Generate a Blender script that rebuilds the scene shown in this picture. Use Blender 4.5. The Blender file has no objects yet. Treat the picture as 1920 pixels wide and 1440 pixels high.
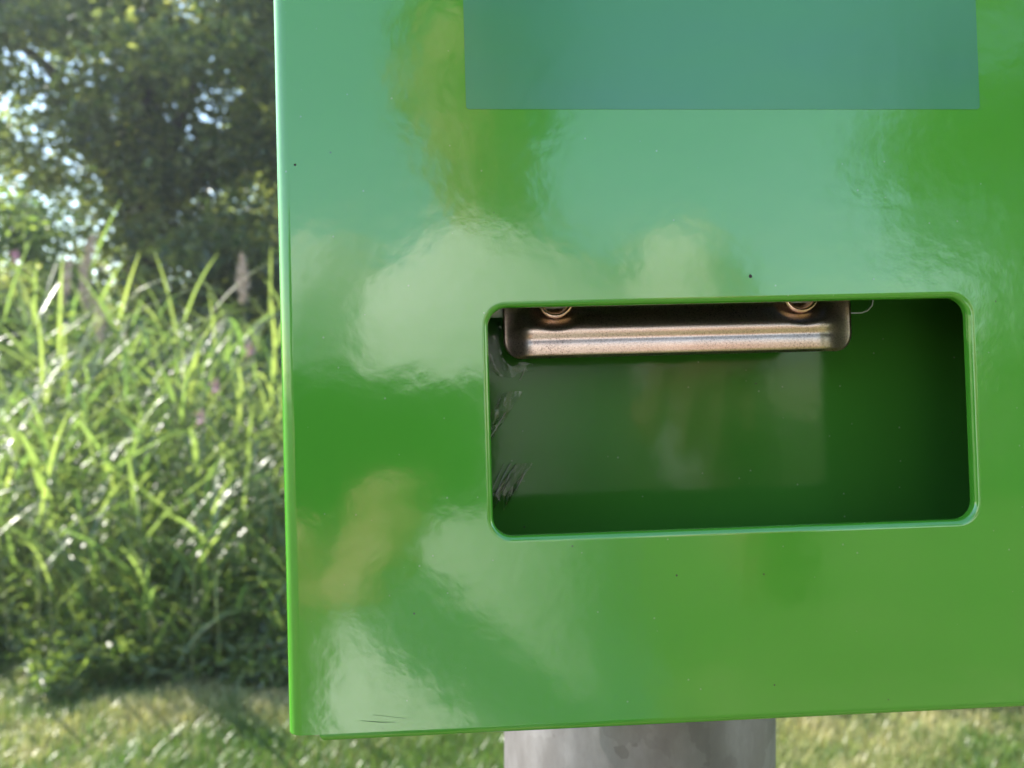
import bpy, bmesh, math, random
import numpy as np
from mathutils import Vector, Matrix

rng = np.random.default_rng(7)
random.seed(7)
PI = math.pi
sc = bpy.context.scene
C = sc.collection

# ------------------------------------------------------------------ camera
EYE = Vector((0.0, 0.0, 1.30))
cam_d = bpy.data.cameras.new('camera')
cam = bpy.data.objects.new('camera', cam_d)
C.objects.link(cam)
cam.location = EYE
cam.rotation_euler = (PI / 2, 0, 0)
cam_d.sensor_width = 36.0
cam_d.lens = 36.0 * 1443.0 / 1920.0
cam_d.clip_start = 0.004
cam_d.clip_end = 1500
cam_d.dof.use_dof = True
cam_d.dof.focus_distance = 0.203
cam_d.dof.aperture_fstop = 15.0
sc.camera = cam

# ------------------------------------------------------------------ light
SUN_AZ, SUN_EL = math.radians(-66.0), math.radians(38.0)
world = bpy.data.worlds.new('World')
sc.world = world
world.use_nodes = True
wn = world.node_tree
sky = wn.nodes.new('ShaderNodeTexSky')
sky.sky_type = 'NISHITA'
sky.sun_disc = False
sky.sun_elevation = SUN_EL
sky.sun_rotation = SUN_AZ % (2 * PI)
sky.air_density = 1.5
sky.dust_density = 0.5
sky.ozone_density = 3.0
bg = wn.nodes['Background']
bg.inputs['Strength'].default_value = 0.15
wn.links.new(sky.outputs[0], bg.inputs[0])

sun_d = bpy.data.lights.new('sun', 'SUN')
sun = bpy.data.objects.new('sun', sun_d)
C.objects.link(sun)
sun_d.energy = 5.0
sun_d.angle = math.radians(0.5)
sun_d.color = (1.0, 0.95, 0.86)
S_DIR = Vector((math.sin(SUN_AZ) * math.cos(SUN_EL), math.cos(SUN_AZ) * math.cos(SUN_EL), math.sin(SUN_EL)))
sun.rotation_euler = S_DIR.to_track_quat('Z', 'Y').to_euler()
sun.location = S_DIR * 30

sc.view_settings.view_transform = 'Standard'
sc.view_settings.look = 'None'
sc.view_settings.gamma = 1.0
sc.view_settings.use_curve_mapping = False
sc.view_settings.exposure = 1.6
GLARE_VEIL = 0.0022
sc.render.engine = 'CYCLES'
sc.cycles.use_denoising = True
sc.cycles.max_bounces = 10
sc.cycles.transparent_max_bounces = 16
sc.cycles.sample_clamp_indirect = 12.0

# ------------------------------------------------------------------ helpers
def mat(name):
    m = bpy.data.materials.new(name)
    m.use_nodes = True
    nt = m.node_tree
    return m, nt, nt.nodes['Principled BSDF'], nt.nodes['Material Output']

def N(nt, t, **kw):
    n = nt.nodes.new(t)
    for k, v in kw.items():
        setattr(n, k, v)
    return n

def noise(nt, scale, detail=3, rough=0.55, coord='Object', sx=None):
    tc = N(nt, 'ShaderNodeTexCoord')
    n = N(nt, 'ShaderNodeTexNoise')
    n.inputs['Scale'].default_value = scale
    n.inputs['Detail'].default_value = detail
    n.inputs['Roughness'].default_value = rough
    if sx:
        mp = N(nt, 'ShaderNodeMapping')
        mp.inputs['Scale'].default_value = sx
        nt.links.new(tc.outputs[coord], mp.inputs[0])
        nt.links.new(mp.outputs[0], n.inputs[0])
    else:
        nt.links.new(tc.outputs[coord], n.inputs[0])
    return n

def ramp(nt, src, stops):
    r = N(nt, 'ShaderNodeValToRGB')
    e = r.color_ramp.elements
    while len(e) < len(stops):
        e.new(0.5)
    for k, (p, c) in enumerate(stops):
        e[k].position = p
        e[k].color = (*c, 1) if len(c) == 3 else c
    nt.links.new(src, r.inputs[0])
    return r

def bump(nt, src, strength, dist, prev=None):
    b = N(nt, 'ShaderNodeBump')
    b.inputs['Strength'].default_value = strength
    b.inputs['Distance'].default_value = dist
    nt.links.new(src, b.inputs['Height'])
    if prev:
        nt.links.new(prev, b.inputs['Normal'])
    return b

def link_obj(name, mesh, m=None, parent=None):
    o = bpy.data.objects.new(name, mesh)
    C.objects.link(o)
    if m and not mesh.materials:
        mesh.materials.append(m)
    if parent:
        o.parent = parent
    return o

def mesh_np(name, V, F, k=4, smooth=False, attr=None):
    V = np.asarray(V, dtype=np.float32)
    F = np.asarray(F, dtype=np.int32)
    me = bpy.data.meshes.new(name)
    me.vertices.add(len(V))
    me.vertices.foreach_set('co', V.ravel())
    me.loops.add(F.size)
    me.loops.foreach_set('vertex_index', F.ravel())
    me.polygons.add(len(F))
    me.polygons.foreach_set('loop_start', np.arange(0, F.size, k, dtype=np.int32))
    me.polygons.foreach_set('loop_total', np.full(len(F), k, dtype=np.int32))
    me.polygons.foreach_set('use_smooth', np.full(len(F), smooth, dtype=bool))
    if attr is not None:
        a = me.attributes.new('tone', 'FLOAT', 'POINT')
        a.data.foreach_set('value', np.asarray(attr, dtype=np.float32))
    me.update()
    me.validate()
    return me

def thing(name, label, cat, loc=(0, 0, 0), group=None):
    o = bpy.data.objects.new(name, None)
    C.objects.link(o)
    o.location = loc
    o.empty_display_size = 0.05
    o['label'] = label
    o['category'] = cat
    if group:
        o['group'] = group
    return o

def tag(o, label, cat, group=None):
    o['label'] = label
    o['category'] = cat
    if group:
        o['group'] = group
    return o

def tube_np(pts, rads, seg=8, cap=True):
    """swept tube: returns verts, quad faces (caps are collapsed quads rings)"""
    pts = [Vector(p) for p in pts]
    V, F = [], []
    n = len(pts)
    ref = Vector((0.31, 0.87, 0.21))
    for i, p in enumerate(pts):
        d = (pts[min(i + 1, n - 1)] - pts[max(i - 1, 0)]).normalized()
        a = d.cross(ref).normalized()
        b = d.cross(a).normalized()
        for s in range(seg):
            t = 2 * PI * s / seg
            V.append(tuple(p + (a * math.cos(t) + b * math.sin(t)) * rads[i]))
    for i in range(n - 1):
        for s in range(seg):
            t = (s + 1) % seg
            F.append((i * seg + s, i * seg + t, (i + 1) * seg + t, (i + 1) * seg + s))
    return V, F

def merge(parts):
    V, F, o = [], [], 0
    for v, f in parts:
        V += list(v)
        F += [tuple(i + o for i in q) for q in f]
        o += len(v)
    return V, F

# ------------------------------------------------------------------ materials
def leaf_mat(name, c1, c2, trans, rough=0.35, spec=0.5, tmix=0.5):
    m, nt, p, out = mat(name)
    at = N(nt, 'ShaderNodeAttribute', attribute_name='tone')
    r = ramp(nt, at.outputs['Fac'], [(0.0, c1), (1.0, c2)])
    nt.links.new(r.outputs[0], p.inputs['Base Color'])
    p.inputs['Roughness'].default_value = rough
    p.inputs['Specular IOR Level'].default_value = spec
    tr = N(nt, 'ShaderNodeBsdfTranslucent')
    mx = N(nt, 'ShaderNodeMix', data_type='RGBA', blend_type='MULTIPLY')
    mx.inputs[0].default_value = 1.0
    nt.links.new(r.outputs[0], mx.inputs[6])
    mx.inputs[7].default_value = (*trans, 1)
    nt.links.new(mx.outputs[2], tr.inputs[0])
    ms = N(nt, 'ShaderNodeMixShader')
    ms.inputs[0].default_value = tmix
    nt.links.new(p.outputs[0], ms.inputs[1])
    nt.links.new(tr.outputs[0], ms.inputs[2])
    nt.links.new(ms.outputs[0], out.inputs[0])
    return m

M = {}
M['reed'] = leaf_mat('reed_leaf', (0.085, 0.135, 0.05), (0.19, 0.225, 0.085), (2.4, 2.55, 1.35), 0.38, 1.0, 0.5)
M['weed'] = leaf_mat('weed_leaf', (0.06, 0.10, 0.035), (0.18, 0.21, 0.075), (2.5, 2.7, 1.1), 0.34, 0.9, 0.5)
M['tree'] = leaf_mat('tree_leaf', (0.035, 0.066, 0.036), (0.165, 0.185, 0.07), (3.3, 3.1, 1.5), 0.33, 0.9, 0.56)
M['lawn'] = leaf_mat('lawn_blade', (0.10, 0.175, 0.03), (0.46, 0.40, 0.20), (1.4, 1.5, 1.0), 0.35, 0.6, 0.4)

def simple(name, col, rough=0.6, metal=0.0, var=None, scale=6.0, b=None):
    m, nt, p, out = mat(name)
    p.inputs['Base Color'].default_value = (*col, 1)
    p.inputs['Roughness'].default_value = rough
    p.inputs['Metallic'].default_value = metal
    if var:
        nz = noise(nt, scale, 5, 0.6)
        r = ramp(nt, nz.outputs['Fac'], [(0.3, tuple(c * (1 - var) for c in col)), (0.7, tuple(min(1, c * (1 + var)) for c in col))])
        nt.links.new(r.outputs[0], p.inputs['Base Color'])
        if b:
            bb = bump(nt, nz.outputs['Fac'], b[0], b[1])
            nt.links.new(bb.outputs[0], p.inputs['Normal'])
    return m

M['bark'] = simple('bark', (0.09, 0.07, 0.05), 0.9, 0, 0.5, 14, (0.8, 0.02))
M['stem'] = simple('reed_stem', (0.16, 0.17, 0.06), 0.5, 0, 0.3, 9)
M['plume'] = simple('reed_plume', (0.52, 0.42, 0.35), 0.9, 0, 0.3, 20)
M['petal'] = simple('pink_petal', (0.66, 0.30, 0.46), 0.6)
M['skin'] = None

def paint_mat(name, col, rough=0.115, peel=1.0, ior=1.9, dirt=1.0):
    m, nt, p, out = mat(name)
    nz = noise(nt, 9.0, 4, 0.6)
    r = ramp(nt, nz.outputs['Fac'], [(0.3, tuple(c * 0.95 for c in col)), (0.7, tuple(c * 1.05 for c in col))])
    # dust specks and a few darker grains
    tc = N(nt, 'ShaderNodeTexCoord')
    cols = r.outputs[0]
    for sc_, thr, dc, amt in ((260.0, 0.085, (0.30, 0.36, 0.24), 0.55), (120.0, 0.045, (0.05, 0.05, 0.035), 0.85)):
        v = N(nt, 'ShaderNodeTexVoronoi')
        v.inputs['Scale'].default_value = sc_
        nt.links.new(tc.outputs['Object'], v.inputs['Vector'])
        lt = N(nt, 'ShaderNodeMapRange')
        lt.inputs['From Min'].default_value = thr * 0.5
        lt.inputs['From Max'].default_value = thr
        lt.inputs['To Min'].default_value = 1.0
        lt.inputs['To Max'].default_value = 0.0
        nt.links.new(v.outputs['Distance'], lt.inputs[0])
        # keep only some of the cells
        gt = N(nt, 'ShaderNodeMath', operation='GREATER_THAN')
        gt.inputs[1].default_value = 0.72
        sp = N(nt, 'ShaderNodeSeparateColor')
        nt.links.new(v.outputs['Color'], sp.inputs[0])
        nt.links.new(sp.outputs[0], gt.inputs[0])
        ml = N(nt, 'ShaderNodeMath', operation='MULTIPLY')
        nt.links.new(lt.outputs[0], ml.inputs[0])
        nt.links.new(gt.outputs[0], ml.inputs[1])
        m2 = N(nt, 'ShaderNodeMath', operation='MULTIPLY')
        m2.inputs[1].default_value = amt * dirt
        nt.links.new(ml.outputs[0], m2.inputs[0])
        mx = N(nt, 'ShaderNodeMix', data_type='RGBA')
        nt.links.new(m2.outputs[0], mx.inputs[0])
        nt.links.new(cols, mx.inputs[6])
        mx.inputs[7].default_value = (*dc, 1)
        cols = mx.outputs[2]
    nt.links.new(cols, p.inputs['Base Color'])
    sm = noise(nt, 22, 5, 0.65, sx=(1, 1, 1))
    mr = N(nt, 'ShaderNodeMapRange')
    mr.inputs['From Min'].default_value = 0.35
    mr.inputs['From Max'].default_value = 0.7
    mr.inputs['To Min'].default_value = rough * 0.9
    mr.inputs['To Max'].default_value = rough * 1.25
    nt.links.new(sm.outputs['Fac'], mr.inputs[0])
    nt.links.new(mr.outputs[0], p.inputs['Roughness'])
    p.inputs['IOR'].default_value = ior
    fine = noise(nt, 600, 2, 0.5)
    mid = noise(nt, 150, 1, 0.4)
    big = noise(nt, 18, 1, 0.4)
    b1 = bump(nt, big.outputs['Fac'], 1.0, 0.00035 * peel)
    b2 = bump(nt, mid.outputs['Fac'], 1.0, 0.00007 * peel, b1.outputs[0])
    b3 = bump(nt, fine.outputs['Fac'], 1.0, 0.000014 * peel, b2.outputs[0])
    nt.links.new(b3.outputs[0], p.inputs['Normal'])
    return m

M['green'] = paint_mat('green_powder_coat', (0.062, 0.285, 0.022))
M['inside'] = paint_mat('green_inside_shaded', (0.042, 0.175, 0.020), 0.10, 0.7, 1.35, 1.3)  # same green darkened: the box's inner shade is put into the colour
M['sticker'] = paint_mat('sticker_vinyl', (0.055, 0.215, 0.095), 0.22, 1.0, 1.65, 0.3)

nt = M['sticker'].node_tree
nz = noise(nt, 14, 3, 0.5, sx=(0.7, 2.6, 1))
r = ramp(nt, nz.outputs['Fac'], [(0.3, (0.050, 0.235, 0.075)), (0.7, (0.050, 0.205, 0.098))])
nt.links.new(r.outputs[0], nt.nodes['Principled BSDF'].inputs['Base Color'])

# galvanised steel
m, nt, p, out = mat('galvanised_steel')
vor = N(nt, 'ShaderNodeTexVoronoi')
vor.inputs['Scale'].default_value = 70
tc = N(nt, 'ShaderNodeTexCoord')
nz0 = noise(nt, 25, 4, 0.6)
mxv = N(nt, 'ShaderNodeMix', data_type='VECTOR')
mxv.inputs[0].default_value = 0.06
nt.links.new(tc.outputs['Object'], mxv.inputs[4])
nt.links.new(nz0.outputs['Color'], mxv.inputs[5])
nt.links.new(mxv.outputs[1], vor.inputs['Vector'])
nz = noise(nt, 30, 6, 0.65, sx=(1, 1, 0.45))
mm = N(nt, 'ShaderNodeMath', operation='MULTIPLY_ADD')
mm.inputs[1].default_value = 0.22
nt.links.new(vor.outputs['Color'], mm.inputs[0])
nt.links.new(nz.outputs['Fac'], mm.inputs[2])
r = ramp(nt, mm.outputs[0], [(0.33, (0.115, 0.102, 0.103)), (0.6, (0.17, 0.156, 0.158)), (0.9, (0.30, 0.285, 0.295))])
nt.links.new(r.outputs[0], p.inputs['Base Color'])
p.inputs['Metallic'].default_value = 0.55
rr = N(nt, 'ShaderNodeMapRange')
rr.inputs['To Min'].default_value = 0.36
rr.inputs['To Max'].default_value = 0.55
nt.links.new(nz.outputs['Fac'], rr.inputs[0])
nt.links.new(rr.outputs[0], p.inputs['Roughness'])
bb = bump(nt, nz.outputs['Fac'], 0.3, 0.0006)
nt.links.new(bb.outputs[0], p.inputs['Normal'])
M['galv'] = m

# stamped clip steel with fine speckle
m, nt, p, out = mat('clip_steel')
n1 = noise(nt, 2200, 3, 0.75)
n2 = noise(nt, 60, 4, 0.6)
ad = N(nt, 'ShaderNodeMath', operation='MULTIPLY_ADD')
ad.inputs[1].default_value = 0.35
nt.links.new(n2.outputs['Fac'], ad.inputs[0])
nt.links.new(n1.outputs['Fac'], ad.inputs[2])
r = ramp(nt, ad.outputs[0], [(0.45, (0.16, 0.115, 0.095)), (0.59, (0.56, 0.42, 0.355)), (0.85, (0.74, 0.60, 0.52))])
nt.links.new(r.outputs[0], p.inputs['Base Color'])
p.inputs['Metallic'].default_value = 1.0
p.inputs['Roughness'].default_value = 0.32
bb = bump(nt, n1.outputs['Fac'], 0.35, 0.00006)
nt.links.new(bb.outputs[0], p.inputs['Normal'])
M['clip'] = m
M['eyelet'] = simple('eyelet_steel', (0.80, 0.58, 0.47), 0.24, 1.0, 0.12, 900)
M['scratch'] = simple('scratched_paint', (0.03, 0.12, 0.02), 0.6)
M['dark'] = simple('dark_dirt', (0.03, 0.02, 0.015), 0.8)

def film_mat(name, gloss):
    m, nt, p, out = mat(name)
    nt.nodes.remove(p)
    tr = N(nt, 'ShaderNodeBsdfTransparent')
    tr.inputs[0].default_value = (0.93, 0.94, 0.93, 1)
    gl = N(nt, 'ShaderNodeBsdfGlossy')
    gl.inputs['Roughness'].default_value = 0.06
    fr = N(nt, 'ShaderNodeFresnel')
    fr.inputs['IOR'].default_value = 1.5
    ad = N(nt, 'ShaderNodeMath', operation='ADD')
    ad.inputs[1].default_value = gloss
    nt.links.new(fr.outputs[0], ad.inputs[0])
    ms = N(nt, 'ShaderNodeMixShader')
    nt.links.new(ad.outputs[0], ms.inputs[0])
    nt.links.new(tr.outputs[0], ms.inputs[1])
    nt.links.new(gl.outputs[0], ms.inputs[2])
    nt.links.new(ms.outputs[0], out.inputs[0])
    return m

M['film'] = film_mat('clear_film', 0.0)
M['tab_edge'] = simple('tab_edge_plastic', (0.55, 0.62, 0.62), 0.1)
M['strand'] = simple('torn_clear_film', (0.32, 0.36, 0.30), 0.12)
M['paper'] = simple('white_bag_plastic', (0.8, 0.8, 0.78), 0.4)

# ------------------------------------------------------------------ ground
m, nt, p, out = mat('lawn_ground')
n1 = noise(nt, 0.9, 5, 0.6)
n2 = noise(nt, 40, 4, 0.7)
ad = N(nt, 'ShaderNodeMath', operation='MULTIPLY_ADD')
ad.inputs[1].default_value = 0.4
nt.links.new(n2.outputs['Fac'], ad.inputs[0])
nt.links.new(n1.outputs['Fac'], ad.inputs[2])
r = ramp(nt, ad.outputs[0], [(0.5, (0.07, 0.10, 0.028)), (0.72, (0.15, 0.15, 0.055)), (0.9, (0.30, 0.25, 0.13))])
nt.links.new(r.outputs[0], p.inputs['Base Color'])
p.inputs['Roughness'].default_value = 0.9
p.inputs['Specular IOR Level'].default_value = 0.1
bb = bump(nt, n2.outputs['Fac'], 0.8, 0.02)
nt.links.new(bb.outputs[0], p.inputs['Normal'])
g = link_obj('ground', mesh_np('ground', [(-400, -400, 0), (400, -400, 0), (400, 400, 0), (-400, 400, 0)], [(0, 1, 2, 3)]), m)
g['kind'] = 'structure'

def vnoise(x, y, s, seed=0):
    """cheap smooth value noise in numpy"""
    r_ = np.random.default_rng(seed)
    tab = r_.random((64, 64))
    fx, fy = x * s + 100, y * s + 100
    ix, iy = np.floor(fx).astype(int), np.floor(fy).astype(int)
    tx, ty = fx - ix, fy - iy
    tx, ty = tx * tx * (3 - 2 * tx), ty * ty * (3 - 2 * ty)
    a = tab[ix % 64, iy % 64]; b = tab[(ix + 1) % 64, iy % 64]
    c = tab[ix % 64, (iy + 1) % 64]; d = tab[(ix + 1) % 64, (iy + 1) % 64]
    return (a * (1 - tx) + b * tx) * (1 - ty) + (c * (1 - tx) + d * tx) * ty

# lawn blades: two quads per blade, bent
def blades(n, x0, x1, y0, y1, hmin, hmax, wid, seed):
    r_ = np.random.default_rng(seed)
    x = r_.uniform(x0, x1, n); y = r_.uniform(y0, y1, n)
    dry = vnoise(x, y, 2.3, 3) * 0.6 + vnoise(x, y, 9, 5) * 0.4
    az = r_.uniform(0, 2 * PI, n)
    h = r_.uniform(hmin, hmax, n) * (0.6 + 0.8 * vnoise(x, y, 4, 9))
    lean = r_.uniform(0.2, 1.1, n)
    ca, sa = np.cos(az), np.sin(az)
    px, py = -sa * wid, ca * wid
    V = np.zeros((n, 6, 3), np.float32)
    for k, t in enumerate((0.0, 0.55, 1.0)):
        ox = x + ca * h * lean * t * t * 0.9
        oy = y + sa * h * lean * t * t * 0.9
        oz = h * (t - 0.25 * lean * t * t)
        w = (1.0, 0.8, 0.12)[k]
        V[:, 2 * k] = np.stack([ox - px * w, oy - py * w, oz], 1)
        V[:, 2 * k + 1] = np.stack([ox + px * w, oy + py * w, oz], 1)
    base = (np.arange(n) * 6)[:, None]
    F = np.concatenate([base + np.array([0, 1, 3, 2]), base + np.array([2, 3, 5, 4])])
    tone = np.clip((dry - 0.37) * 2.3 + r_.normal(0, 0.22, n), 0, 1)
    return V.reshape(-1, 3), F, np.repeat(tone, 6)

V, F, T = blades(230000, -4.4, 3.4, 0.2, 3.7, 0.03, 0.075, 0.0022, 11)
lo = link_obj('lawn_grass', mesh_np('lawn_grass', V, F, 4, False, T), M['lawn'])
lo['kind'] = 'stuff'

# ------------------------------------------------------------------ trees
def tree_mesh(seed, h, blobs, nleaf, size, trunk_r, lean=(0, 0)):
    r_ = np.random.default_rng(seed)
    tubes = []
    top = Vector((lean[0], lean[1], h * 0.8))
    pts = [Vector((0, 0, -0.1)), Vector((lean[0] * 0.1, lean[1] * 0.1, h * 0.2)), Vector((lean[0] * .4, lean[1] * .4, h * .5)), top]
    tubes.append(tube_np(pts, [trunk_r * 1.3, trunk_r, trunk_r * 0.7, trunk_r * 0.15], 10))
    for (c, rad) in blobs:
        c = Vector(c)
        t = min(0.75, max(0.15, c.z / h * 0.6))
        st = Vector((lean[0] * t, lean[1] * t, h * t))
        midp = (st + c) / 2 + Vector((0, 0, 0.12 * (c - st).length))
        tubes.append(tube_np([st, midp, c, c + (c - midp) * 0.5], [trunk_r * .42, trunk_r * .28, trunk_r * .12, 0.01], 6))
    tv, tf = merge(tubes)
    trunk = mesh_np('trunk', tv, tf, 4, True)
    # leaf clumps spread inside each blob
    tot = sum(b[1] ** 2 for b in blobs)
    P = []
    for (c, rad) in blobs:
        n = int(nleaf * rad ** 2 / tot)
        ncl = max(12, int(rad * rad * 26))
        d = r_.normal(size=(ncl, 3)); d /= np.linalg.norm(d, axis=1)[:, None]
        cl = np.array(c) + d * (rad * r_.uniform(0.45, 1.0, ncl) ** 0.7)[:, None] * np.array([1, 1, 0.85])
        k = r_.integers(0, ncl, n)
        P.append(cl[k] + r_.normal(size=(n, 3)) * np.array([0.19, 0.19, 0.12]) * (0.6 + 0.25 * rad))
    P = np.concatenate(P)
    P = P[P[:, 2] > 0.15]
    n = len(P)
    return trunk, leaf_quads(P, size, r_, 0.55)

def leaf_quads(P, size, r_, aspect=0.5, droop=0.35):
    n = len(P)
    d = r_.normal(size=(n, 3)); d[:, 2] = d[:, 2] * 0.7 - droop
    d /= np.linalg.norm(d, axis=1)[:, None]
    s = np.cross(d, r_.normal(size=(n, 3))); s /= np.linalg.norm(s, axis=1)[:, None]
    nn = np.cross(d, s)
    L = size * r_.uniform(0.6, 1.3, n)[:, None]
    W = L * aspect * 0.5
    V = np.stack([P, P + d * L * .45 - s * W + nn * L * .08, P + d * L, P + d * L * .45 + s * W + nn * L * .08], 1).astype(np.float32)
    F = np.arange(4 * n).reshape(n, 4)
    T = np.repeat(np.clip(r_.normal(0.45, 0.28, n), 0, 1), 4)
    return mesh_np('leaves', V.reshape(-1, 3), F, 4, False, T)

def add_tree(name, meshes, loc, rz, s, label, group):
    t = thing(name, label, 'tree', loc, group)
    t.rotation_euler = (0, 0, rz)
    t.scale = (s, s, s)
    link_obj('trunk', meshes[0], M['bark'], t)
    link_obj('crown', meshes[1], M['tree'], t)
    return t

big = tree_mesh(21, 9.0, [((0.4, -0.4, 2.2), 1.9), ((1.8, 0.2, 3.2), 2.0), ((-0.9, -.6, 4.8), 1.7), ((1.2, -1.0, 5.2), 2.1), ((2.9, .4, 5.4), 1.9),
                          ((-2.0, -.9, 6.0), 1.35), ((0.2, 0.3, 7.2), 2.2), ((2.2, 0.4, 1.3), 1.5), ((-.6, .4, 1.0), 1.2)], 105000, 0.12, 0.26)
mid = tree_mesh(22, 7.0, [((0, 0, 1.6), 1.6), ((1.1, -.3, 2.8), 1.6), ((-1.2, .2, 2.9), 1.6), ((0.2, .4, 4.4), 1.8), ((-.5, -.5, 5.6), 1.3), ((1.3, .5, 4.6), 1.2)], 60000, 0.115, 0.2)
shrub = tree_mesh(23, 3.4, [((0, 0, 0.9), 1.0), ((.7, -.2, 1.5), .9), ((-.7, .2, 1.6), .9), ((0.1, 0, 2.4), .9)], 26000, 0.085, 0.08)

G = 'trees standing beyond the reeds'
add_tree('deciduous_tree', big, (-4.7, 9.9, 0), 0.0, 1.0, 'tall dark leafy tree rising beyond the reeds left of the green box', G)
add_tree('deciduous_tree', mid, (-10.6, 17.5, 0), 1.2, 0.62, 'low tree at the far left with bright sky just above its crown', G)
add_tree('deciduous_tree', mid, (-3.3, 14.2, 0), 4.4, 1.1, 'tree standing close behind the tall dark one, beside the box edge', G)
add_tree('deciduous_tree', mid, (-0.6, 12.0, 0), 2.1, 1.15, 'dark tree directly behind the green box', G)
add_tree('deciduous_tree', big, (4.4, 13.5, 0), 3.3, 0.95, 'tree behind the box and to its right', G)
add_tree('deciduous_tree', mid, (10.0, 13.0, 0), 4.0, 1.2, 'rightmost tree of the row beyond the reeds', G)
add_tree('deciduous_tree', mid, (-7.4, 5.2, 0.0), 0.5, 0.6, 'near tree left of the reeds, shading the lawn', G)
G = 'trees behind the photographer, mirrored in the paint'
add_tree('deciduous_tree', big, (9.0, -9.8, 0), 1.0, 1.0, 'tall tree behind the photographer, mirrored in the panel at right', G)
add_tree('deciduous_tree', mid, (-7.5, -17.0, 0), 2.6, 0.9, 'smaller tree behind the photographer, to the left', G)
add_tree('deciduous_tree', mid, (0.6, -19.0, 0), 5.0, 0.8, 'small tree straight behind the photographer', G)

sh = thing('shrub', 'sunlit yellow green shrub at the left edge beside the reeds', 'shrub', (-4.75, 6.6, 0))
link_obj('stem', shrub[0], M['bark'], sh)
link_obj('foliage', shrub[1], M['weed'], sh)
sh.scale = (.92, .92, .95)

# ------------------------------------------------------------------ reeds
def reed_leaf_arrays(L, W, droop, twist, lean0, seg=7):
    V, F = [], []
    p = np.array([0., 0, 0]); ang = 0.55
    for i in range(seg + 1):
        t = i / seg
        w = W * (min(1, t * 5 + .35)) * (1 - t ** 2.2) + 0.0006
        tw = twist * t
        nx, nz = math.cos(tw), math.sin(tw)
        V += [(p[0], -w * nx, p[2] - w * nz + w * .3), (p[0], 0, p[2]), (p[0], w * nx, p[2] + w * nz + w * .3)]
        ang2 = math.radians(lean0) - droop * t ** 1.4
        p = p + np.array([math.cos(ang2), 0, math.sin(ang2)]) * L / seg
    for i in range(seg):
        a = i * 3
        F += [(a, a + 1, a + 4, a + 3), (a + 1, a + 2, a + 5, a + 4)]
    return np.array(V), np.array(F)

leaf_arr = []
for k in range(12):
    leaf_arr.append(reed_leaf_arrays(random.uniform(.36, .62), random.uniform(.0075, .0145), random.choice([random.uniform(0.1, .9), random.uniform(.8, 2.7)]), random.uniform(-.9, .9), random.uniform(28, 70)))
leaf_me = []
for k, (v, f) in enumerate(leaf_arr):
    leaf_me.append(mesh_np('leaf', v, f, 4, True, np.full(len(v), (k % 5) / 4)))
stem_me = {}
for hh in (0.75, 0.95, 1.15, 1.35, 1.55, 1.75, 1.95):
    v, f = tube_np([(0, 0, -.02), (.01, 0, hh * .35), (.03, .01, hh * .7), (.06, .015, hh)], [.0055, .005, .004, .002], 6)
    stem_me[hh] = mesh_np('stem', v, f, 4, True)
# plume: many fine drooping strands
def plume_mesh(seed):
    r_ = np.random.default_rng(seed)
    P = []
    n = 420
    t = r_.random(n)
    rad = 0.028 * np.sin(PI * np.clip(t * .92 + .06, 0, 1)) ** .8
    a = r_.uniform(0, 2 * PI, n)
    P = np.stack([rad * np.cos(a) + .05 * t * t, rad * np.sin(a), t * .25], 1)
    return leaf_quads(P, .03, r_, .22, -.3)
plumes = [plume_mesh(31), plume_mesh(32)]

def copy_tree(o):
    c = o.copy()
    C.objects.link(c)
    for ch in o.children:
        d = ch.copy(); C.objects.link(d); d.parent = c
    return c

def reed(x, y, hh, label, plume=False, nl=9, seed=0, group='tall reeds along the bank'):
    r_ = random.Random(seed)
    t = thing('reed', label, 'reed', (x, y, 0), group)
    q_ = .02 if plume else .08
    t.rotation_euler = (r_.uniform(-q_, q_), r_.uniform(-q_, q_), r_.uniform(0, 6.28))
    link_obj('stem', stem_me[hh], M['stem'], t)
    for k in range(nl):
        z = hh * (0.3 + .7 * (k + .5) / nl)
        l = link_obj('leaf', r_.choice(leaf_me), M['reed'], t)
        f = z / hh
        l.location = (.06 * f * f, .015 * f * f, z)
        l.rotation_euler = (0, r_.uniform(-.15, .3) - (.35 if k == nl - 1 else 0), k * 2.6 + r_.uniform(-.5, .5))
        s = r_.uniform(.75, 1.2)
        l.scale = (s, s, s)
    if plume:
        pl = link_obj('plume', r_.choice(plumes), M['plume'], t)
        pl.location = (.06, .015, hh - .02)
        pl.scale = (.75, .75, .95)
    return t

def at(px, Y):
    return (px - 960) / 1443 * Y, Y

spots = []
# the ones that stand out against the dark trees
spots += [(300, 3.9, 1.75, False, 'tall bright reed with splayed leaves, standing out against the dark tree'),
          (340, 4.0, 1.55, False, 'reed just right of the tallest bright one, leaf tips bent over'),
          (150, 4.4, 1.95, True, 'reed with the tallest brown plume at the left'),
          (182, 4.5, 1.75, True, 'reed with a short pinkish plume right of the tallest plume'),
          (212, 4.4, 1.55, True, 'reed with the lowest plume of the three at the left'),
          (462, 4.1, 1.75, True, 'reed with a brown plume beside the box edge'),
          (500, 3.9, 1.55, False, 'reed leaning against the left edge of the box'),
          (90, 4.2, 1.75, True, 'reed with a pale plume near the left picture edge'),
          (30, 3.8, 1.55, False, 'leafy reed at the left picture edge')]
for i, (px, Y, hh, pl, lab) in enumerate(spots):
    x, y = at(px, Y)
    reed(x, y, hh, lab, pl, 10, 100 + i)
r5 = random.Random(5)
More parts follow.
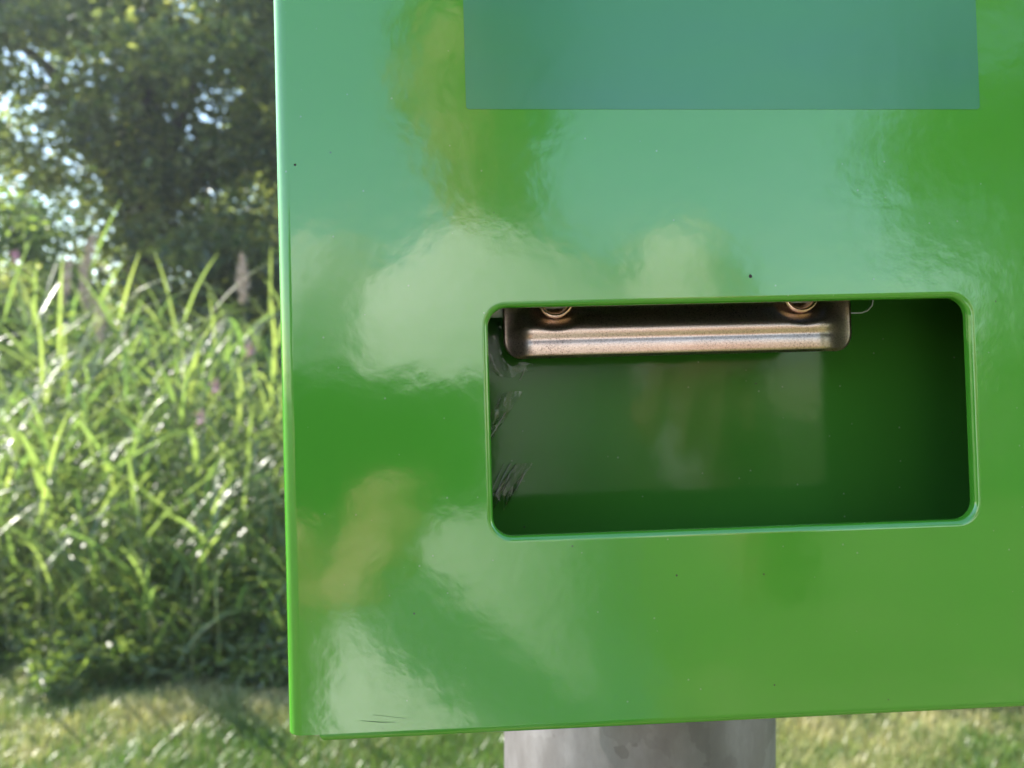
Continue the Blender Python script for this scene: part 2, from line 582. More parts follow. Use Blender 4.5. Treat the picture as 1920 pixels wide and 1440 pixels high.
for i in range(80):
    Y = r5.uniform(3.3, 5.4)
    px = r5.uniform(-20, 540)
    x, y = at(px, Y)
    hh = min((0.75, 0.95, 1.15, 1.35, 1.55, 1.75), key=lambda q: abs(q - (0.75 + (Y - 3.3) * 0.66 + r5.uniform(-.12, .12))))
    if Y < 4.0:
        lab, gr = 'short young reed at the front of the bank beside the mown lawn', 'short reeds beside the lawn'
    elif Y < 4.7:
        lab, gr = 'waist-high green reed in the middle of the bank', 'reeds in the middle of the bank'
    else:
        lab, gr = 'tall green reed at the back of the bank, in front of the trees', 'reeds at the back of the bank'
    reed(x, y, hh, lab, False, 9, 300 + i, gr)

# the rest of the bank, uncountable
def thicket(n, x0, x1, y0, y1, seed):
    r_ = np.random.default_rng(seed)
    VV, FF, TT = [], [], []
    off = 0
    for i in range(n):
        x, y = r_.uniform(x0, x1), r_.uniform(y0, y1)
        hh = 0.62 + 0.66 * (y - 3.25) + r_.uniform(-.2, .2)
        hh = min(hh, 1.9)
        for k in range(9):
            v, f = leaf_arr[r_.integers(0, 12)]
            s = r_.uniform(.7, 1.2)
            a = r_.uniform(0, 2 * PI)
            ca, sa = math.cos(a) * s, math.sin(a) * s
            w = np.stack([v[:, 0] * ca - v[:, 1] * sa + x, v[:, 0] * sa + v[:, 1] * ca + y, v[:, 2] * s + hh * (.12 + .8 * k / 9) - .1], 1)
            VV.append(w); FF.append(f + off); TT.append(np.full(len(v), np.clip(r_.normal(.5, .3), 0, 1)))
            off += len(v)
    return mesh_np('reed_thicket', np.concatenate(VV), np.concatenate(FF), 4, True, np.concatenate(TT))
th = link_obj('reed_thicket', thicket(1500, -7.5, 6.0, 3.35, 7.2, 41), M['reed'])
th['kind'] = 'stuff'

# leafy undergrowth at the foot of the bank
r_ = np.random.default_rng(51)
n = 85000
x = r_.uniform(-7.5, 6.0, n)
edge = 3.0 + 0.5 * vnoise(x, x * 0, 2.1, 8) + 0.18 * vnoise(x, x * 0, 7.0, 18)
dep = r_.random(n) ** 1.6 * 2.6
y = edge + dep
hmax = np.clip(0.16 + dep * 0.72, 0, 1.45) * (0.55 + .75 * vnoise(x, y, 2.5, 12))
z = hmax * r_.random(n) ** 0.7 + 0.02
ug = link_obj('undergrowth', leaf_quads(np.stack([x, y, z], 1), 0.065, r_, 0.36, 0.1), M['weed'])
ug['kind'] = 'stuff'

# pink flowers
fl_v = []
r_ = np.random.default_rng(61)
pet = leaf_quads(r_.normal(size=(60, 3)) * np.array([.014, .014, .035]), .022, r_, .7, 0)
fst = mesh_np('stem', *tube_np([(0, 0, -1.1), (.01, 0, -.5), (0, 0, .04)], [.004, .003, .002], 5), 4, True)
for i, (px, py, Y, lab) in enumerate([(470, 655, 3.8, 'pink flower spike nearest the box, high in the reeds'), (405, 725, 3.7, 'pink flower spike left of the highest one'),
                                      (377, 783, 3.6, 'lowest pink flower spike in the weeds'), (30, 480, 4.6, 'pale pink flower spike at the far left edge')]):
    x, y = at(px, Y)
    t = thing('flower_spike', lab, 'flower', (x, y, 1.3 - (py - 720) / 1443 * Y), 'pink flowers in the bank')
    t.scale = (.7, .7, .7)
    link_obj('stem', fst, M['stem'], t)
    link_obj('blossom', pet, M['petal'], t)

# ------------------------------------------------------------------ dispenser box
D = 0.20
U = Vector((0.99845892, 0.04846668, 0.02703261))
Vv = Vector((-0.02796416, 0.01864642, 0.999435))
W = Vector((-0.04793524, 0.99865074, -0.01997301))       # into the box
K = 0.001 * D / 0.28
FOOT = EYE + W * D
BM = Matrix(((U.x, Vv.x, W.x, FOOT.x), (U.y, Vv.y, W.y, FOOT.y), (U.z, Vv.z, W.z, FOOT.z), (0, 0, 0, 1)))
# local axes: u right, v up, w into the box; lengths below in units of K metres
box = thing('bag_dispenser', 'glossy green steel dispenser box with a wide rounded slot, mounted on the metal post', 'dispenser box')
box.matrix_world = BM

def part(name, V, F, m, parent=None, smooth=None, scale=True):
    me = bpy.data.meshes.new(name)
    s = K if scale else 1.0
    me.from_pydata([(v[0] * s, v[1] * s, v[2] * s) for v in V], [], F)
    me.update()
    if smooth is True:
        me.polygons.foreach_set('use_smooth', [True] * len(me.polygons))
    elif smooth:
        me.polygons.foreach_set('use_smooth', smooth)
    return link_obj(name, me, m, parent or box)

def rrect(u0, u1, v0, v1, r, seg=8):
    pts = []
    for cx, cy, a0 in ((u1 - r, v1 - r, 0), (u0 + r, v1 - r, 90), (u0 + r, v0 + r, 180), (u1 - r, v0 + r, 270)):
        for k in range(seg + 1):
            a = math.radians(a0 + 90 * k / seg)
            pts.append((cx + r * math.cos(a), cy + r * math.sin(a)))
    return pts

def plate_with_hole(w, outer, hole):
    bm = bmesh.new()
    vo = [bm.verts.new((a, b, w)) for a, b in outer]
    vh = [bm.verts.new((a, b, w)) for a, b in hole]
    ed = [bm.edges.new((vo[i], vo[(i + 1) % len(vo)])) for i in range(len(vo))]
    ed += [bm.edges.new((vh[i], vh[(i + 1) % len(vh)])) for i in range(len(vh))]
    bmesh.ops.triangle_fill(bm, use_beauty=True, edges=ed)
    bm.verts.index_update()
    V = [tuple(v.co) for v in bm.verts]
    F = [tuple(v.index for v in f.verts) for f in bm.faces]
    # face toward the viewer (-w)
    out = []
    for f in F:
        a, b, c = (Vector(V[i]) for i in f[:3])
        out.append(f if (b - a).cross(c - a).z < 0 else tuple(reversed(f)))
    bm.free()
    return V, out

S0 = (5.4, 186.1, -50.2, 33.3)
u0, u1, v0, v1 = S0
FIL = 2.2
UL, UR, VB, VT = -70.3, 262.0, -118.0, 282.0
RB = 5.4
DEPTH = 64.0
Vs, Fs, Sm = [], [], []
def addpart(V, F, sm):
    o = len(Vs)
    Vs.extend(V)
    Fs.extend(tuple(i + o for i in f) for f in F)
    Sm.extend([sm] * len(F))
ring_out = rrect(u0 - FIL, u1 + FIL, v0 - FIL, v1 + FIL, 7.0 + FIL)
addpart(*plate_with_hole(0.0, [(UL + RB, VB), (UR - RB, VB), (UR - RB, VT), (UL + RB, VT)], ring_out), False)
# rounded lip round the slot
rings = []
NS = 8
for k in range(NS + 1):
    a = PI / 2 * k / NS
    e = FIL * (1 - math.sin(a))
    rings.append([(p[0], p[1], FIL * (1 - math.cos(a))) for p in rrect(u0 - e, u1 + e, v0 - e, v1 + e, 7.0 + e)])
e = 0.0
rings.append([(p[0], p[1], FIL + 1.4) for p in rrect(u0, u1, v0, v1, 7.0)])
V, F = [], []
n = len(rings[0])
for rg in rings:
    V += rg
for k in range(len(rings) - 1):
    for i in range(n):
        j = (i + 1) % n
        F.append((k * n + i, k * n + j, (k + 1) * n + j, (k + 1) * n + i))
addpart(V, F, True)
I0 = len(Fs)
addpart(*plate_with_hole(FIL + 1.4, [(UL + 2, VB), (UR - 2, VB), (UR - 2, VT), (UL + 2, VT)], rrect(u0, u1, v0, v1, 7.0)), False)
I1 = len(Fs)

def bend(profile, fixed, sm=True):
    """profile: list of points (3-vectors) at side A, fixed: same list at side B"""
    V = list(profile) + list(fixed)
    n = len(profile)
    addpart(V, [(i, i + 1, n + i + 1, n + i) for i in range(n - 1)], sm)

NB = 10
def arc(k):
    a = PI / 2 * k / NB
    return math.sin(a), 1 - math.cos(a)
# left and right sides
for sgn, ue in ((-1, UL), (1, UR)):
    A, B = [], []
    for k in range(NB + 1):
        s_, c_ = arc(k)
        uu = ue - sgn * RB + sgn * RB * s_
        A.append((uu, VB + 0.6 * (k / NB) ** 2, RB * c_)); B.append((uu, VT, RB * c_))
    A.append((ue, VB + .6, DEPTH)); B.append((ue, VT, DEPTH))
    bend(A, B)
# bottom flange with corner relief, top flange
RF = 3.2
A, B = [], []
for k in range(NB + 1):
    s_, c_ = arc(k)
    sl = 3.6 * (1 - math.cos(PI / 2 * k / NB))
    A.append((-58.6 + sl, VB - RF * s_, RF * c_)); B.append((250.2 - sl, VB - RF * s_, RF * c_))
A.append((-54.5, VB - RF, DEPTH)); B.append((246.2, VB - RF, DEPTH))
bend(A, B)
A, B = [], []
for k in range(NB + 1):
    s_, c_ = arc(k)
    A.append((UL + RB, VT + RF * s_, RF * c_)); B.append((UR - RB, VT + RF * s_, RF * c_))
A.append((UL + RB, VT + RF, DEPTH)); B.append((UR - RB, VT + RF, DEPTH))
bend(A, B)
fc = part('front_cover', Vs, Fs, M['green'], None, Sm)
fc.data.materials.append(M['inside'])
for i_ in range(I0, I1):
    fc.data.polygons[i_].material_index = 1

def box_vf(a, b):
    x0, y0, z0 = a; x1, y1, z1 = b
    V = [(x0, y0, z0), (x1, y0, z0), (x1, y1, z0), (x0, y1, z0), (x0, y0, z1), (x1, y0, z1), (x1, y1, z1), (x0, y1, z1)]
    F = [(0, 3, 2, 1), (4, 5, 6, 7), (0, 1, 5, 4), (1, 2, 6, 5), (2, 3, 7, 6), (3, 0, 4, 7)]
    return V, F
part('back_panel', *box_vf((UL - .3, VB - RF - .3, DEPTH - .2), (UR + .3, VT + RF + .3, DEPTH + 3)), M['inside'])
part('mounting_bracket', *box_vf((40, -60, DEPTH + 3.2), (110, 240, DEPTH + 34)), M['galv'])

# sticker above the slot: a very thin plate
V, F = [], []
ol = rrect(-0.4, 193.4, 106.2, 178, 1.2, 3)
n = len(ol)
rot_ = -0.010
ol = [(a, b + rot_ * (a - 0)) for a, b in ol]
V = [(a, b, -.16) for a, b in ol] + [(a, b, 0.02) for a, b in ol]
F = [tuple(reversed(range(n)))] + [(i, (i + 1) % n, n + (i + 1) % n, n + i) for i in range(n)]
part('sticker', V, F, M['sticker'])

# tiny chips in the paint
for (cu, cv, rr_) in ((-62.7, 86.6, .55), (103.2, 42.8, .85), (72.0, -66.5, .45), (107, -108, .4)):
    V = [(cu, cv, -.15)] + [(cu + rr_ * math.cos(t * PI / 4) * random.uniform(.8, 1.1), cv + rr_ * math.sin(t * PI / 4) * random.uniform(.8, 1.2), .02) for t in range(8)]
    F = [(0, 1 + (i + 1) % 8, 1 + i) for i in range(8)]
    part('paint_chip', V, F, M['dark'], None, True)

# fine scratches at the lower left
for ln in [[(-44.02, -113.7), (-37.22, -114.59), (-31.53, -114.86)], [(-39.43, -111.83), (-28.07, -113.7)], [(-36.69, -116.13), (-35.77, -117.31)]]:
    V = []
    for i_, (a, b) in enumerate(ln):
        w_ = 0.16 if 0 < i_ < len(ln) - 1 else 0.05
        V += [(a, b - w_, -.06), (a, b + w_, -.06)]
    F = [(2 * i_, 2 * i_ + 1, 2 * i_ + 3, 2 * i_ + 2) for i_ in range(len(ln) - 1)]
    part('scratch', V, F, M['scratch'])

# stamped metal clip behind the top of the slot
cu0, cu1, cv0, cv1, cr = 12.0, 155.4, 15.6, 62.0, 7.5
W0 = 25.0
def sst(a, b, x):
    t = min(1, max(0, (x - a) / (b - a)))
    return t * t * (3 - 2 * t)
def clip_w(u, v):
    m_ = sst(0.0, 12.0, u - cu0) * sst(0.0, 16.0, cu1 - u)
    roll = 4.4 * sst(38.0, 28.5, v) if v < 38.0 else 0.0
    roll = 4.4 * (1 - sst(26.8, 37.5, v))
    groove = -0.30 * math.exp(-((v - 23.2) / 1.1) ** 2)
    bulge = 0.45 * math.exp(-((v - 26.2) / 2.4) ** 2) + 0.28 * math.exp(-((v - 19.8) / 2.8) ** 2)
    dim = 0.0
    for eu in (33.2, 134.0):
        dd = math.hypot(u - eu, v - 38.0)
        dim += 1.8 * (1 - sst(6.0, 12.5, dd))
    lip = 1.6 * (1 - sst(0.0, 1.8, v - cv0)) ** 2
    return W0 + 4.0 - (roll + groove + bulge) * m_ + dim + lip * m_
nu, nv = 150, 56
V, F = [], []
for j in range(nv + 1):
    tv = (j / nv) ** 1.25
    v = cv0 + (cv1 - cv0) * tv
    # shrink width near the bottom corners (rounded)
    ins = 0.0
    if v - cv0 < cr:
        q = cr - (v - cv0)
        ins = cr - math.sqrt(max(0, cr * cr - q * q))
    for i in range(nu + 1):
        t = i / nu
        t = t + 0.0
        u = cu0 + ins + (cu1 - cu0 - 2 * ins) * (0.5 - 0.5 * math.cos(PI * t) if False else t)
        V.append((u, v, clip_w(u, v)))
for j in range(nv):
    for i in range(nu):
        a = j * (nu + 1) + i
        F.append((a, a + nu + 1, a + nu + 2, a + 1))
clip = part('clip_plate', V, F, M['clip'], None, True)
sol = clip.modifiers.new('thickness', 'SOLIDIFY')
sol.thickness = 1.0 * K
sol.offset = -1
# flanged eyelets
def lathe(prof, seg=28):
    V, F = [], []
    n = len(prof)
    for s in range(seg):
        a = 2 * PI * s / seg
        for r__, w_ in prof:
            V.append((r__ * math.cos(a), r__ * math.sin(a), w_))
    for s in range(seg):
        t = (s + 1) % seg
        for i in range(n - 1):
            F.append((s * n + i, s * n + i + 1, t * n + i + 1, t * n + i))
    return V, F
for eu in (33.2, 134.0):
    V, F = lathe([(7.6, .6), (7.3, -.5), (6.6, -1.1), (5.8, -.7), (5.3, .5), (4.6, 3.0), (4.4, 6.0), (0.01, 6.0)])
    part('eyelet', [(a + eu, b + 39.0, c + W0 + 2.2) for a, b, c in V], F, M['eyelet'], clip, True)

# clear plastic tab right of the clip
ol = [(150, 60), (150, 31.5), (161.5, 31.5), (164, 32.3), (166, 34.3), (166.6, 37), (166.6, 60)]
n = len(ol)
V = [(a, b, 32.0) for a, b in ol] + [(a, b, 33.4) for a, b in ol]
F = [tuple(reversed(range(n))), tuple(range(n, 2 * n))] + [(i, (i + 1) % n, n + (i + 1) % n, n + i) for i in range(n)]
tab = part('plastic_tab', V, F, M['film'])
V, F = tube_np([(a, b, 32.0) for a, b in ol[1:6]], [.26] * 5, 6)
part('tab_edge', V, F, M['tab_edge'], tab, True)

# wrinkled clear film stuck to the left of the back wall
def crumple(u0, u1, v0, v1, w, amp, seed, nx=44, ny=40, skew=0.0, cut=0.0):
    xs = np.linspace(0, 1, nx + 1); ys = np.linspace(0, 1, ny + 1)
    X, Y = np.meshgrid(xs, ys)
    h = np.zeros_like(X)
    r_ = np.random.default_rng(seed)
    for k in range(14):
        a = r_.normal(0.9, .55); fq = r_.uniform(3, 17); ph = r_.uniform(0, 6.28)
        h += np.abs(np.sin((X * math.cos(a) + Y * math.sin(a)) * fq + ph)) * amp / (1 + fq * .16)
    uu = u0 + (u1 - u0) * X + skew * Y
    edge = (vnoise(X * 9, X * 0, 1.0, seed) - .5) * cut * (1 - Y)
    vv = v0 + (v1 - v0) * Y + edge
    return [(float(a), float(b), float(w - c)) for a, b, c in zip(uu.ravel(), vv.ravel(), h.ravel())], \
           [(j * (nx + 1) + i, (j + 1) * (nx + 1) + i, (j + 1) * (nx + 1) + i + 1, j * (nx + 1) + i + 1) for j in range(ny) for i in range(nx)]
part('film_patch', *crumple(-18, 26, 9.5, 60, DEPTH - 1.6, 1.0, 71, cut=7), M['film'], None, True)
part('film_patch', *crumple(-6, 3, -26, 3, DEPTH - 1.0, 0.5, 78, 24, 60, skew=19, cut=9), M['film'], None, True)
part('film_patch', *crumple(5, 13, -46, -29, DEPTH - 1.0, 0.35, 75, 30, 30, skew=12, cut=9), M['film'], None, True)

for pts_, rr_ in ((((12.0, -29, 2.0), (8.5, -36, 2.8), (5.5, -42, 2.0)), .22), (((15.0, -28.5, 2.2), (11.5, -34.5, 3.0), (7.5, -43.5, 2.0)), .30),
                 (((17.0, -29.5, 2.0), (14.0, -34, 2.6), (11.5, -40, 1.8)), .26), (((21.5, -33, 2.0), (19, -37, 2.6), (17.0, -41, 2.0)), .18),
                 (((13.5, -6.0, 2.4), (9.5, -12, 3.0), (3.0, -22, 2.0)), .3), (((20.0, 8.0, 2.0), (21.5, 10.5, 2.4), (22.5, 13, 2.0)), .2)):
    V, F = tube_np([(a, b, DEPTH - c) for a, b, c in pts_], [rr_ * .5, rr_, rr_ * .4], 6)
    part('film_strand', V, F, M['strand'], None, True)

# stack of white bags hanging behind the clip
V, F = [], []
ns = 12
prof = [(34.0 + 4 * (1 - math.cos(PI / 2 * k / 6)), 34.0 + (-4 * math.sin(PI / 2 * k / 6))) for k in range(7)]
loop = [(75, 30), (75, 42)] + [(35.0, 42), (33.8, 40), (33.4, 36.5), (33.8, 33), (35.2, 30.6)]
V = [(-6.0, a, b) for a, b in loop] + [(146.0, a, b) for a, b in loop]
n = len(loop)
F = [(i, (i + 1) % n, n + (i + 1) % n, n + i) for i in range(n)] + [tuple(reversed(range(n))), tuple(range(n, 2 * n))]
bs = part('bag_stack', V, F, M['paper'])
bs.parent = None
bs.matrix_world = BM
tag(bs, 'stack of white bags hanging behind the metal clip inside the slot', 'bags')

# ------------------------------------------------------------------ post
PX, PY, PR = 0.0536, 0.332, 0.0570
V, F = [], []
seg = 64
zs = [(-.02, PR), (1.62, PR), (1.625, PR - .004), (1.627, 0.0005)]
for z, r__ in zs:
    for s in range(seg):
        a = 2 * PI * s / seg
        V.append((r__ * math.cos(a), r__ * math.sin(a), z))
F = [(k * seg + s, k * seg + (s + 1) % seg, (k + 1) * seg + (s + 1) % seg, (k + 1) * seg + s) for k in range(len(zs) - 1) for s in range(seg)]
po = link_obj('metal_post', mesh_np('metal_post', V, F, 4, True), M['galv'])
po.location = (PX, PY, 0)
tag(po, 'round galvanised steel post carrying the green dispenser box', 'post')

# ------------------------------------------------------------------ photographer, mirrored in the paint
m, nt, p, out = mat('skin')
p.inputs['Base Color'].default_value = (0.40, 0.205, 0.135, 1)
p.inputs['Roughness'].default_value = 0.5
p.inputs['Subsurface Weight'].default_value = 0.1
p.inputs['Subsurface Radius'].default_value = (0.01, 0.004, 0.002)
M['skin'] = m
M['shirt'] = simple('shirt_cotton', (0.74, 0.73, 0.70), 0.85, 0, 0.04, 30, (0.3, 0.004))
M['trousers'] = simple('trouser_cloth', (0.10, 0.10, 0.11), 0.9, 0, 0.2, 40)
M['hair'] = simple('hair', (0.06, 0.04, 0.025), 0.6, 0, 0.4, 60, (0.6, 0.004))
M['phone'] = simple('phone_glass', (0.015, 0.017, 0.02), 0.12)
M['shoe'] = simple('shoe', (0.05, 0.045, 0.04), 0.7)
M['eye'] = simple('eye', (0.4, 0.38, 0.36), 0.2)

def skin_mesh(name, pts, edges, rads, sub=2, root=0):
    me = bpy.data.meshes.new(name)
    me.from_pydata(pts, edges, [])
    o = bpy.data.objects.new(name, me)
    C.objects.link(o)
    o.modifiers.new('skin', 'SKIN')
    for i, r__ in enumerate(rads):
        r__ = r__ if isinstance(r__, tuple) else (r__, r__)
        me.skin_vertices[0].data[i].radius = r__
        me.skin_vertices[0].data[i].use_root = (i == root)
    ss = o.modifiers.new('sub', 'SUBSURF')
    ss.levels = sub
    return o

def realise(objs, voxel=None, smooth=0, name='body'):
    dg = bpy.context.evaluated_depsgraph_get()
    bm = bmesh.new()
    for o in objs:
        ev = o.evaluated_get(dg)
        me = ev.to_mesh()
        me.transform(o.matrix_world)
        bm.from_mesh(me)
        ev.to_mesh_clear()
    for o in objs:
        bpy.data.objects.remove(o)
    me = bpy.data.meshes.new(name)
    bm.to_mesh(me)
    bm.free()
    if voxel:
        o = bpy.data.objects.new(name, me)
        C.objects.link(o)
        rm = o.modifiers.new('r', 'REMESH'); rm.mode = 'VOXEL'; rm.voxel_size = voxel
        if smooth:
            sm = o.modifiers.new('s', 'SMOOTH'); sm.iterations = smooth; sm.factor = 0.5
        dg = bpy.context.evaluated_depsgraph_get()
        me2 = bpy.data.meshes.new_from_object(o.evaluated_get(dg))
        bpy.data.objects.remove(o)
        me = me2
    me.polygons.foreach_set('use_smooth', [True] * len(me.polygons))
    me.name = name
    return me

def ell(c, r3, rot=None, sub=3):
    bm = bmesh.new()
    bmesh.ops.create_icosphere(bm, subdivisions=sub, radius=1.0)
    mt = Matrix.Translation(c) @ (rot or Matrix.Identity(4)) @ Matrix.Diagonal((*r3, 1))
    bmesh.ops.transform(bm, matrix=mt, verts=bm.verts)
    me = bpy.data.meshes.new('e')
    bm.to_mesh(me); bm.free()
    o = bpy.data.objects.new('e', me)
    C.objects.link(o)
    return o

# joints (world), facing +Y
hip = Vector((.04, -.42, .93)); waist = Vector((.04, -.425, 1.08)); chest = Vector((.045, -.43, 1.27)); neck0 = Vector((.05, -.43, 1.455))
neck1 = Vector((.03, -.41, 1.52)); HC = Vector((.020, -.365, 1.625))
shL = Vector((-.135, -.465, 1.43)); elL = Vector((-.245, -.305, 1.265)); wrL = Vector((-.130, -.115, 1.205))
shR = Vector((.235, -.385, 1.43)); elR = Vector((.325, -.36, 1.135)); wrR = Vector((.215, -.125, 1.33))
hL = Vector((-.05, -.42, .90)); hR = Vector((.13, -.42, .90))
knL = Vector((-.07, -.40, .49)); knR = Vector((.15, -.40, .49)); anL = Vector((-.08, -.44, .08)); anR = Vector((.16, -.44, .08))
def solid(V, F):
    me = bpy.data.meshes.new('e')
    me.from_pydata([tuple(v) for v in V], [], F)
    o = bpy.data.objects.new('e', me)
    C.objects.link(o)
    return o

def loft(secs, seg=28):
    """closed elliptical loft; secs: (centre, rx, ry, yaw degrees)"""
    V, F = [], []
    for c, rx, ry, yw in secs:
        cy, sy = math.cos(math.radians(yw)), math.sin(math.radians(yw))
        for k in range(seg):
            t = 2 * PI * k / seg
            x_, y_ = rx * math.cos(t), ry * math.sin(t)
            V.append((c[0] + x_ * cy - y_ * sy, c[1] + x_ * sy + y_ * cy, c[2]))
    n = len(secs)
    for i in range(n - 1):
        for k in range(seg):
            q = (k + 1) % seg
            F.append((i * seg + k, i * seg + q, (i + 1) * seg + q, (i + 1) * seg + k))
    F.append(tuple(reversed(range(seg))))
    F.append(tuple(range((n - 1) * seg, n * seg)))
    return solid(V, F)

def limb(pts_, rads_):
    """chain of tapered round limbs with a ball at each joint"""
    out = []
    for i, p_ in enumerate(pts_):
        out.append(ell(p_, (rads_[i],) * 3))
    for i in range(len(pts_) - 1):
        p0, p1 = Vector(pts_[i]), Vector(pts_[i + 1])
        seg = 20
        dd = (p1 - p0).normalized()
        aa = dd.orthogonal().normalized(); bb_ = dd.cross(aa)
        V = []
        for p_, r__ in ((p0, rads_[i]), (p1, rads_[i + 1])):
            for k in range(seg):
                t = 2 * PI * k / seg
                V.append(p_ + (aa * math.cos(t) + bb_ * math.sin(t)) * r__)
        F = [(k, (k + 1) % seg, seg + (k + 1) % seg, seg + k) for k in range(seg)]
        F += [tuple(reversed(range(seg))), tuple(range(seg, 2 * seg))]
        out.append(solid(V, F))
    return out

YW = 8
body_parts = [loft([((.04, -.42, .86), .14, .10, YW), ((.04, -.42, .93), .155, .11, YW), ((.04, -.425, 1.07), .135, .10, YW), ((.045, -.43, 1.25), .152, .11, YW),
                    ((.05, -.43, 1.37), .160, .10, YW), ((.05, -.43, 1.425), .105, .075, YW), ((.048, -.428, 1.46), .062, .060, 0), ((.035, -.405, 1.53), .055, .056, 0), ((.025, -.385, 1.58), .055, .06, 0)])]
for sh_, el, wr in ((shL, elL, wrL), (shR, elR, wrR)):
    body_parts += limb([sh_, sh_.lerp(el, .5), el, el.lerp(wr, .35), wr], [.055, .048, .041, .043, .027])
for hp_, kn, an in ((hL, knL, anL), (hR, knR, anR)):
    body_parts += limb([hp_, hp_.lerp(kn, .5), kn, kn.lerp(an, .35), an, an + Vector((0, .13, -.04))], [.088, .078, .056, .058, .038, .03])

def hand(wr, palm_dir, side_dir, fingers, thumb):
    """chains in world space: fingers list of point lists"""
    out = []
    pd = palm_dir.normalized()
    pc = wr + pd * .045
    q = skin_mesh('p', [tuple(wr - pd * .02), tuple(wr + pd * .02), tuple(wr + pd * .085)], [(0, 1), (1, 2)], [(.024, .024), (.03, .021), (.034, .017)], 2)
    out.append(q)
    sd = side_dir.normalized()
    nrm = pd.cross(sd).normalized()
    rot = Matrix((sd, pd, nrm)).transposed().to_4x4()
    out.append(ell(wr + pd * .05, (.041, .054, .0155), rot))
    for ch in fingers + [thumb]:
        rr_ = [.0095, .0095, .0085, .0072][:len(ch)]
        out.append(skin_mesh('f', [tuple(p_) for p_ in ch], [(i, i + 1) for i in range(len(ch) - 1)], rr_, 2))
    return out

# left hand: palm at the phone's left end, fingers across under and behind it, thumb on the screen side
palm = (Vector((-.055, -.006, 1.226)) - wrL)
pd = palm.normalized()
fl = []
for k in range(4):
    base = wrL + pd * .085 + Vector((.004, .004, .020 - .016 * k)) + Vector((-.004 * k, -.004 * k, 0))
    L = (.9, 1.0, .95, .78)[k]
    z = 1.256 - .0175 * k
    fl.append([base - pd * .03, base, Vector((base.x + .036 * L, .012, z)), Vector((base.x + .066 * L, .0135, z - .002)) if k else Vector((base.x + .06, .0125, z))])
thb = [wrL + pd * .03 + Vector((0, -.01, .012)), wrL + pd * .06 + Vector((.0, -.018, .03)), Vector((-.105, -.028, 1.285)), Vector((-.082, -.02, 1.292))]
body_parts += hand(wrL, palm, Vector((0, .25, 1)), fl, thb)
# right hand: raised beside the phone, fingers hanging toward the slot
palm = Vector((-.05, .085, -.012))
pd = palm.normalized()
kn0 = wrR + pd * .085
fl = []
for k in range(4):
    L = (.92, 1.0, .94, .76)[k]
    base = kn0 + Vector((-.033 + .022 * k, -.003 * abs(k - 1), .004 - .003 * k))
    fl.append([base - pd * .03, base, base + Vector((-.014, .030, -.026)) * L, base + Vector((-.018, .034, -.064)) * L])
thb = [wrR + pd * .03 + Vector((-.02, 0, -.004)), wrR + pd * .055 + Vector((-.040, 0, -.012)), wrR + pd * .085 + Vector((-.050, .004, -.024)), wrR + pd * .105 + Vector((-.050, .008, -.036))]
body_parts += hand(wrR, palm, Vector((1, .5, 0)), fl, thb)
# head
tilt = Matrix.Rotation(math.radians(-27), 4, 'X')
def hp(x, y, z):
    return HC + (tilt @ Vector((x, y, z)))
body_parts += [ell(hp(0, -.012, .025), (.075, .092, .090), tilt), ell(hp(0, .018, -.048), (.058, .066, .066), tilt), ell(hp(0, .060, -.088), (.027, .022, .020), tilt),
               ell(hp(0, .093, -.018), (.012, .016, .026), tilt, 2), ell(hp(0, .098, -.034), (.016, .013, .011), tilt, 2),
               ell(hp(-.076, -.01, -.012), (.010, .020, .032), tilt, 2), ell(hp(.076, -.01, -.012), (.010, .020, .032), tilt, 2),
               ell(hp(0, .082, -.062), (.024, .010, .006), tilt, 2), ell(hp(0, .079, -.072), (.020, .010, .007), tilt, 2),
               ell(hp(-.030, .074, .020), (.022, .010, .007), tilt, 2), ell(hp(.030, .074, .020), (.022, .010, .007), tilt, 2),
               ell(hp(-.031, .066, .010), (.0165, .0155, .0085), tilt, 2), ell(hp(.031, .066, .010), (.0165, .0155, .0085), tilt, 2),
               ell(hp(-.031, .066, -.008), (.0155, .0140, .0055), tilt, 2), ell(hp(.031, .066, -.008), (.0155, .0140, .0055), tilt, 2)]
person = thing('person', 'person in a pale short-sleeved shirt holding a phone, seen mirrored in the green paint', 'person', (.04, -.42, 0))
inv = Matrix.Translation((-.04, .42, 0))
def pbody(name, me, m, parent=person):
    me.transform(inv)
    return link_obj(name, me, m, parent)
pbody('body', realise(body_parts, 0.0042, 3, 'body'), M['skin'])
# shirt with short sleeves
sh_parts = [loft([((.04, -.42, .90), .182, .132, YW), ((.04, -.422, .96), .178, .130, YW), ((.04, -.425, 1.08), .164, .124, YW), ((.045, -.43, 1.26), .176, .130, YW),
                  ((.05, -.43, 1.38), .182, .116, YW), ((.05, -.43, 1.440), .132, .092, YW), ((.048, -.428, 1.472), .084, .076, 0), ((.046, -.425, 1.486), .074, .070, 0)])]
for sh_, el in ((shL, elL), (shR, elR)):
    sh_parts += limb([sh_ + Vector((0, 0, -.004)), sh_.lerp(el, .35), sh_.lerp(el, .62)], [.070, .068, .068])
pbody('shirt', realise(sh_parts, 0.0075, 3, 'shirt'), M['shirt'])
tr_parts = [loft([((.04, -.42, .80), .150, .11, YW), ((.04, -.42, .90), .172, .122, YW), ((.04, -.422, .99), .160, .118, YW)])]
for hp_, kn, an in ((hL, knL, anL), (hR, knR, anR)):
    tr_parts += limb([hp_, hp_.lerp(kn, .5), kn, an + Vector((0, 0, .03))], [.10, .095, .075, .066])
pbody('trousers', realise(tr_parts, 0.008, 2, 'trousers'), M['trousers'])
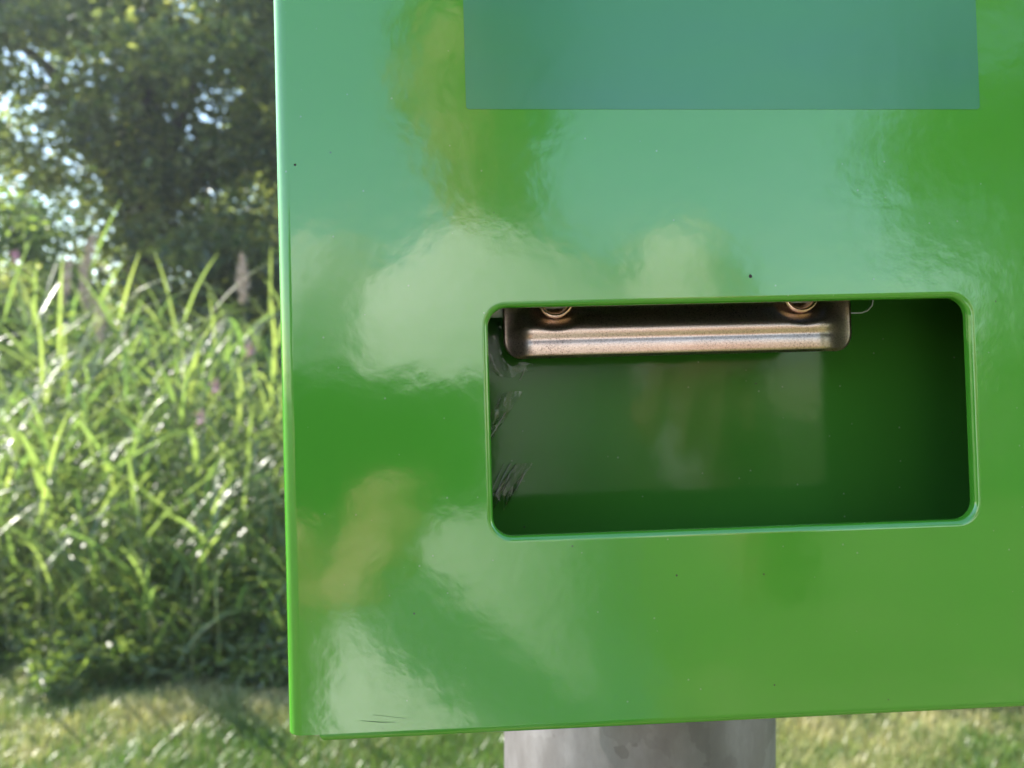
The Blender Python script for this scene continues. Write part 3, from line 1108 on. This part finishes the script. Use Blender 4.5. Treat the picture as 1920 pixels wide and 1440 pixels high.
for an in (anL, anR):
    sh_o = realise([skin_mesh('h', [tuple(an + Vector((0, -.05, -.045))), tuple(an + Vector((0, .06, -.045))), tuple(an + Vector((0, .17, -.055)))], [(0, 1), (1, 2)], [.045, .044, .032], 2)], None, 0, 'shoe')
    pbody('shoe', sh_o, M['shoe'])
hair = realise([ell(hp(0.004, -.028, .046), (.092, .098, .096), tilt), ell(hp(0.004, -.065, -.010), (.084, .055, .085), tilt), ell(hp(0.01, .035, .094), (.066, .055, .030), tilt), ell(hp(.072, -.02, .0), (.020, .045, .06), tilt)], 0.005, 2, 'hair')
pbody('hair', hair, M['hair'])
for sx in (-1, 1):
    ey = pbody('eye', realise([ell(hp(.031 * sx, .066, .002), (.013, .013, .010), tilt, 2)], None, 0, 'eye'), M['eye'])
    pbody('iris', realise([ell(hp(.031 * sx, .0765, -.001), (.0052, .0035, .0052), tilt, 2)], None, 0, 'iris'), M['dark'], ey)

# phone
ph = thing('phone', 'dark phone held up before the box, mirrored in the paint', 'phone', (0, 0, 1.3))
def rbox(x0, x1, z0, z1, y0, y1, r__, name, m, par):
    ol = rrect(x0, x1, z0, z1, r__, 6)
    n = len(ol)
    c = ((x0 + x1) / 2, (z0 + z1) / 2)
    V = []
    for y_, s in ((y0, .985), (y0 + .0015, 1), (y1 - .0015, 1), (y1, .985)):
        V += [(c[0] + (a - c[0]) * s, y_, c[1] + (b - c[1]) * s) for a, b in ol]
    F = [(k * n + i, k * n + (i + 1) % n, (k + 1) * n + (i + 1) % n, (k + 1) * n + i) for k in range(3) for i in range(n)]
    F += [tuple(reversed(range(n))), tuple(range(3 * n, 4 * n))]
    me = bpy.data.meshes.new(name)
    me.from_pydata(V, [], F); me.update()
    return link_obj(name, me, m, par)
rbox(-.140, .014, -.061, .013, -.0125, -.0040, .009, 'phone_body', M['phone'], ph)
rbox(-.012, .010, -.030, .009, -.0042, -.0028, .006, 'camera_bump', M['phone'], ph)
rbox(-.1385, .0125, -.0595, .0115, -.0130, -.0122, .008, 'screen', simple('screen_glass', (.01, .01, .012), .05), ph)

# ------------------------------------------------------------------ thin volume added to imitate veiling lens glare
m, nt, p, out = mat('glare_veil_volume')
nt.nodes.remove(p)
vp = N(nt, 'ShaderNodeVolumePrincipled')
vp.inputs['Color'].default_value = (0.80, 0.88, 1.0, 1)
vp.inputs['Density'].default_value = GLARE_VEIL
vp.inputs['Anisotropy'].default_value = 0.4
nt.links.new(vp.outputs[0], out.inputs['Volume'])
V, F = box_vf((-120, -120, -1.0), (120, 120, 11.5))
hz = link_obj('glare_veil', mesh_np('glare_veil', V, F), m)
hz['kind'] = 'stuff'
